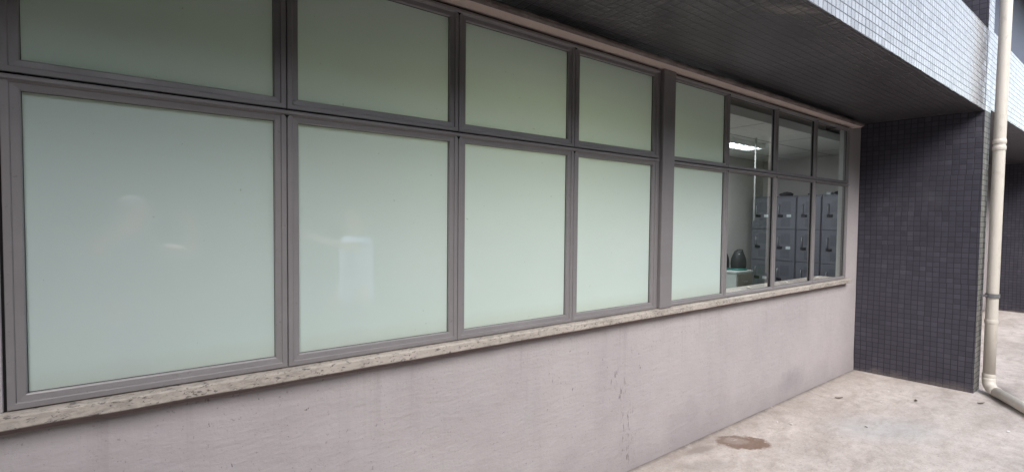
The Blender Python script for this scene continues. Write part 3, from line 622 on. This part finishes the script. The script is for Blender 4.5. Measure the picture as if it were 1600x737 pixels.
def make_tree(seed):
    root = empty('tree'); bm, blobs = crown_mesh(seed); me_o = mk('crown', bm, M_FOL, root)
    bm = bmesh.new(); tube_mb(bm, [(0, 0, 0), (.05, .03, 1.2), (-.04, .05, 2.6), (.05, 0, 4.4)], [.19, .15, .12, .06], 12)
    for c_, r_ in blobs[:8]: tube_mb(bm, [(0, .03, 1.9+.25*random.random()), tuple(c_*.5+Vector((0, 0, 1.1))), tuple(c_)], [.07, .045, .02], 8)
    mk('trunk', bm, M_BARK, root, smooth=True); return root
tp = [make_tree(3), make_tree(11)]
spots = [(-7.5, -9), (-4.2, -8), (-1.0, -9.3), (2.4, -8.2), (5.6, -9.2), (9.0, -8.3), (12.6, -9.4), (16.2, -8.5), (20, -9.3)]
for q, (x, y) in enumerate(spots):
    o = tp[q] if q < 2 else copy_tree(tp[q % 2])
    o.location = (x, y, 0); o.rotation_euler = (0, 0, q*1.3); s_ = .85+.12*((q*7) % 3); o.scale = (s_, s_, s_*.9)
    tag(o, 'leafy green tree across the yard, mirrored softly in the glass', 'tree', 'trees across the yard')

# unseen wing added to darken the left, hedge added to block low sky
WG = empty('shade_wing', (0, 0, 0)); tag(WG, 'unseen tiled wing added at right angles on the left to block light', 'building')
boxo('wall', (-9, -3.6, -5.5, 1.9, -.05, 7.5), M_TILE, WG)
boxo('roof', (-9.2, -3.3, -5.7, 2.0, 7.501, 7.8), M_SOFFIT, WG)
hb = bmesh.new(); rnd = random.Random(5)
for q in range(40000):
    x = rnd.uniform(-9, 34); f_ = rnd.random(); top = 5.5+.2*noise.noise(Vector((x*.6, 0, 0)))+.15*noise.noise(Vector((x*2.3, 1, 0)))
    if f_ < .75: p = Vector((x, -5.3+rnd.gauss(0, .10)+.15*noise.noise(Vector((x, 0, 3))), rnd.uniform(.1, top)))
    else: p = Vector((x, rnd.uniform(-6.2, -5.3), top+rnd.gauss(0, .08)))
    a = Vector((rnd.gauss(0, 1), rnd.gauss(0, 1), rnd.gauss(0, 1))).normalized(); b = a.orthogonal().normalized(); s_ = rnd.uniform(.05, .10)
    hb.faces.new([hb.verts.new(p+a*s_), hb.verts.new(p+b*s_*.55), hb.verts.new(p-a*s_), hb.verts.new(p-b*s_*.55)])
hd = empty('hedge', (0, 0, 0)); tag(hd, 'tall green hedge, unseen, added behind the yard wall to block low sky', 'hedge')
mk('foliage', hb, M_FOL, hd)
boxo('core', (-9, 34, -6.1, -5.45, 0, 5.2), simple('hedge_core', (.05, .075, .025), .9), hd)

YWL = empty('yard_wall', (0, 0, 0)); tag(YWL, 'low unseen yard wall added behind the lawn, toned dark for the glass reflections', 'wall')
boxo('wall', (-3.5, 34, -4.75, -4.6, -.05, 1.1), simple('yard_wall_paint', (.11, .125, .10), .8, bscale=20, bstr=.2, vary=.06), YWL)  # added wall, out of view, dark so the mirrored yard stays dim
boxo('coping', (-3.5, 34, -4.80, -4.55, 1.101, 1.18), simple('coping', (.14, .145, .13), .8, vary=.1), YWL, bevel=.01)


# ------------------------------------------------------------------ the two people standing outside, seen in the glass
M_SKIN = simple('skin', (.68, .46, .36), .5, bscale=60, bstr=.05)
M_HAIRG = simple('hair_grey', (.60, .58, .56), .8, bscale=70, bstr=.8, vary=.3, vscale=30)
M_HAIRD = simple('hair_dark', (.03, .022, .018), .7, bscale=70, bstr=.8)
M_TEE = simple('tee_black', (.022, .024, .028), .9, bscale=40, bstr=.2); M_JEANS = simple('jeans_dark', (.03, .035, .055), .9, bscale=80, bstr=.3)
M_SHIRT = simple('shirt_blue', (.50, .66, .92), .85, bscale=40, bstr=.2); M_TROU = simple('trousers_grey', (.06, .06, .065), .9)
M_SHOE = simple('shoe', (.03, .028, .026), .6); M_EYE = simple('eye', (.02, .015, .012), .2)
def person_mesh(name, verts, edges, mat, parent, sub=2, roots=(0,)):
    bm = bmesh.new(); ly = bm.verts.layers.skin.verify(); vs = []
    for v in verts:
        b = bm.verts.new(v[:3]); b[ly].radius = (v[3], v[4] if len(v) > 4 else v[3]); vs.append(b)
    for r_ in roots: vs[r_][ly].use_root = True
    for a, b in edges: bm.edges.new((vs[a], vs[b]))
    me = bpy.data.meshes.new(name); bm.to_mesh(me); bm.free(); me.materials.append(mat)
    o = bpy.data.objects.new(name, me); col.objects.link(o); o.parent = parent
    md = o.modifiers.new('skin', 'SKIN'); md.use_smooth_shade = True
    sb = o.modifiers.new('sub', 'SUBSURF'); sb.levels = sub; sb.render_levels = sub
    return o
def chain(V, E, pts, start=None):
    """append points as a chain, optionally joined to vertex start; returns last index"""
    prev = start
    for p in pts:
        V.append(p); k = len(V)-1
        if prev is not None: E.append((prev, k))
        prev = k
    return prev
def vadd(a, b, s_=1): return tuple(a[i]+b[i]*s_ for i in range(3))
def hand_chain(V, E, wrist, k, d, up, curl=.5, s_=1.0):
    """palm and five bent fingers; d = pointing direction, up = across the palm towards the thumb"""
    d = Vector(d).normalized(); up = (Vector(up)-d*Vector(up).dot(d)).normalized(); nrm = d.cross(up)
    w_ = Vector(wrist); V.append((*(w_+d*.045*s_), .026*s_, .016*s_)); palm = len(V)-1; E.append((k, palm))
    V.append((*(w_+d*.075*s_), .030*s_, .014*s_)); palm2 = len(V)-1; E.append((palm, palm2))
    for q, (off, L_) in enumerate(((.030, .068), (.010, .078), (-.010, .072), (-.029, .056))):
        b = w_+d*.088*s_+up*off*s_; pts = [b]; dd = d.copy()
        for j in range(3):
            dd = (dd*math.cos(curl*(.5+.5*j)) - nrm*math.sin(curl*(.5+.5*j))).normalized(); pts.append(pts[-1]+dd*L_*s_*(.42, .33, .25)[j])
        chain(V, E, [(*p, r_*s_) for p, r_ in zip(pts, (.0105, .0095, .0088, .0072))], palm2)
    b = w_+d*.03*s_+up*.024*s_; t1 = (d*.55+up*.8).normalized(); t2 = (d*.9+up*.3-nrm*.3).normalized()
    chain(V, E, [(*b, .013*s_), (*(b+t1*.035*s_), .0115*s_), (*(b+t1*.035*s_+t2*.03*s_), .0098*s_)], palm)
def make_person(name_label, loc, face_rz, arms, top, trou, hair, height=1.74, long_sleeve=False, cat='person', grp=None, short_hair=True, head_fwd=0.0):
    """local axes: +X is where the person faces, +Y the left side"""
    s_ = height/1.74; root = empty('person', loc, face_rz); tag(root, name_label, cat)
    V, E = [], []
    V.append((0, 0, .95*s_, .118, .088)); pel = 0
    spine = chain(V, E, [(.0, 0, 1.08*s_, .118, .085), (.01, 0, 1.24*s_, .14, .095), (0, 0, 1.37*s_, .135, .085)], pel); chest = spine
    neck = chain(V, E, [(-.005, 0, 1.445*s_, .062), (.012, 0, 1.50*s_, .055)], chest)
    hd = chain(V, E, [(.018+head_fwd*.5, 0, 1.555*s_, .062, .075), (.025+head_fwd, 0, 1.61*s_, .073, .088), (.018+head_fwd, 0, 1.665*s_, .074, .09), (.012+head_fwd, 0, 1.705*s_, .055, .065)], neck)
    for sd in (1, -1):
        hip = chain(V, E, [(.0, .09*sd, .88*s_, .078), (.015, .10*sd, .68*s_, .078), (.02, .105*sd, .49*s_, .058), (.0, .108*sd, .34*s_, .055), (-.02, .11*sd, .085*s_, .038)], pel)
        chain(V, E, [(.05, .115*sd, .045, .036), (.15, .12*sd, .03, .028)], hip)
    hands = []
    for sd, (el, wr, hdir, hup, crl) in zip((1, -1), arms):
        sh = chain(V, E, [(0, .15*sd, 1.40*s_, .062), (0, .195*sd, 1.375*s_, .052)], chest)
        mid = tuple((Vector((0, .195*sd, 1.375*s_))+Vector(el))/2); e = chain(V, E, [(*mid, .045), (*el, .038)], sh)
        fm = Vector(el).lerp(Vector(wr), .35); k = chain(V, E, [(*fm, .037), (*wr, .025)], e); hand_chain(V, E, wr, k, hdir, hup, crl)
    person_mesh('body', V, E, M_SKIN, root)
    # clothing follows the same joints a little wider
    V, E = [], []
    V.append((0, 0, .80*s_, .168, .140)); c_ = chain(V, E, [(0, 0, .92*s_, .166, .136), (0, 0, 1.08*s_, .156, .122), (.01, 0, 1.24*s_, .168, .122), (0, 0, 1.375*s_, .155, .103)], 0)
    chain(V, E, [(-.003, 0, 1.435*s_, .074)], c_)
    for sd, (el, wr, *_r) in zip((1, -1), arms):
        S_ = Vector((0, .195*sd, 1.375*s_)); pts = [(0, .15*sd, 1.40*s_, .075), (*S_, .067), (*S_.lerp(Vector(el), .55), .062)]
        if long_sleeve: pts += [(*el, .053), (*Vector(el).lerp(Vector(wr), .15), .050)]
        chain(V, E, pts, c_)
    person_mesh('shirt', V, E, top, root)
    V, E = [], []
    V.append((0, 0, .98*s_, .140, .112)); chain(V, E, [(0, 0, .90*s_, .135, .112)], 0)
    for sd in (1, -1): chain(V, E, [(.0, .09*sd, .88*s_, .102), (.015, .10*sd, .68*s_, .090), (.02, .105*sd, .49*s_, .073), (.0, .108*sd, .34*s_, .069), (-.018, .11*sd, .10*s_, .060)], 1)
    person_mesh('trousers', V, E, trou, root)
    for sd in (1, -1):
        V, E = [], []; chain(V, E, [(-.045, .113*sd, .05, .045, .04), (.05, .118*sd, .048, .046, .042), (.16, .122*sd, .035, .036, .03)]); person_mesh('shoe', V, E, M_SHOE, root)
    hx = .018+head_fwd
    # hair cap, ears, eyes, nose, mouth
    bm = bmesh.new(); bmesh.ops.create_icosphere(bm, subdivisions=4, radius=1)
    for v in list(bm.verts):
        if v.co.z < -.35+1.05*max(0, v.co.x+.15) or v.co.x > .80: bm.verts.remove(v)
    for v in bm.verts:
        n_ = 1+.045*noise.noise(v.co*6)+.03*noise.noise(v.co*14); v.co = Vector((v.co.x*.103*n_-.012, v.co.y*.086*n_, v.co.z*.098*n_))
    o = mk('hair', bm, hair, root, smooth=True, loc=(hx, 0, 1.652*s_)); so = o.modifiers.new('s', 'SOLIDIFY'); so.thickness = .012
    V, E = [], []; chain(V, E, [(hx+.078, 0, 1.648*s_, .010), (hx+.098, 0, 1.612*s_, .014, .012), (hx+.085, 0, 1.602*s_, .010)]); person_mesh('nose', V, E, M_SKIN, root)
    for sd in (1, -1):
        lump('ear', (hx-.004, .078*sd, 1.60*s_), (.035, .016, .06), M_SKIN, None, None).parent = root
        lump('eye', (hx+.083, .030*sd, 1.640*s_), (.014, .026, .014), M_EYE, None, None, amp=.02).parent = root
    lump('mouth', (hx+.082, 0, 1.572*s_), (.014, .048, .012), simple('lips', (.30, .13, .11), .5), None, None, amp=.03).parent = root
    return root
# photographer: faces +X with the phone held up at the camera's place
pl_ = (-.215, -.40)
def to_local(loc, rz, p):
    v = Vector((p[0]-loc[0], p[1]-loc[1], p[2])); v.rotate(Matrix.Rotation(-rz, 3, 'Z')); return tuple(v)
rzA = R(28); LA = lambda *p: to_local(pl_, rzA, p)
dA = lambda *p: tuple(Vector(p) @ Matrix.Rotation(rzA, 3, 'Z'))
A_ = make_person('grey haired person in a black shirt holding up a phone, mirrored in the glass', (*pl_, 0), rzA,
    [(LA(-.39, -.12, 1.36), LA(-.155, -.005, 1.535), dA(.6, .25, .55), dA(-.2, .3, .9), .55),
     (LA(.16, -.36, 1.30), LA(.165, -.135, 1.49), dA(-.35, .45, .6), dA(0, 0, 1), .6)], M_TEE, M_JEANS, M_HAIRG, 1.70, head_fwd=.03)
ph = empty('phone', (0, 0, H)); ph.matrix_world = m @ Matrix.Translation((0, -.028, .012)); tag(ph, 'black phone held level in both hands of the grey haired person', 'phone')
boxo('case', (-.079, .079, -.037, .037, -.004, .004), simple('phone_black', (.015, .015, .017), .3), ph, bevel=.0035)
boxo('screen', (-.074, .074, -.034, .034, .0041, .0046), simple('phone_screen', (.02, .02, .025), .08), ph)
# second person: blue shirt, one arm stretched towards the photographer
pB = (1.42, -.42); rzB = R(172); LB = lambda *p: to_local(pB, rzB, p)
dB = lambda *p: tuple(Vector(p) @ Matrix.Rotation(rzB, 3, 'Z'))
make_person('person in a light blue shirt reaching out one arm, mirrored in the glass', (*pB, 0), rzB,
    [(LB(1.44, -.66, 1.08), LB(1.30, -.60, .86), dB(-.25, .05, -.95), dB(-.9, 0, .2), .35),
     (LB(1.22, -.22, 1.33), LB(1.02, -.18, 1.40), dB(-.95, .05, .25), dB(-.1, 0, .95), .25)], M_SHIRT, M_TROU, M_HAIRD, 1.68)
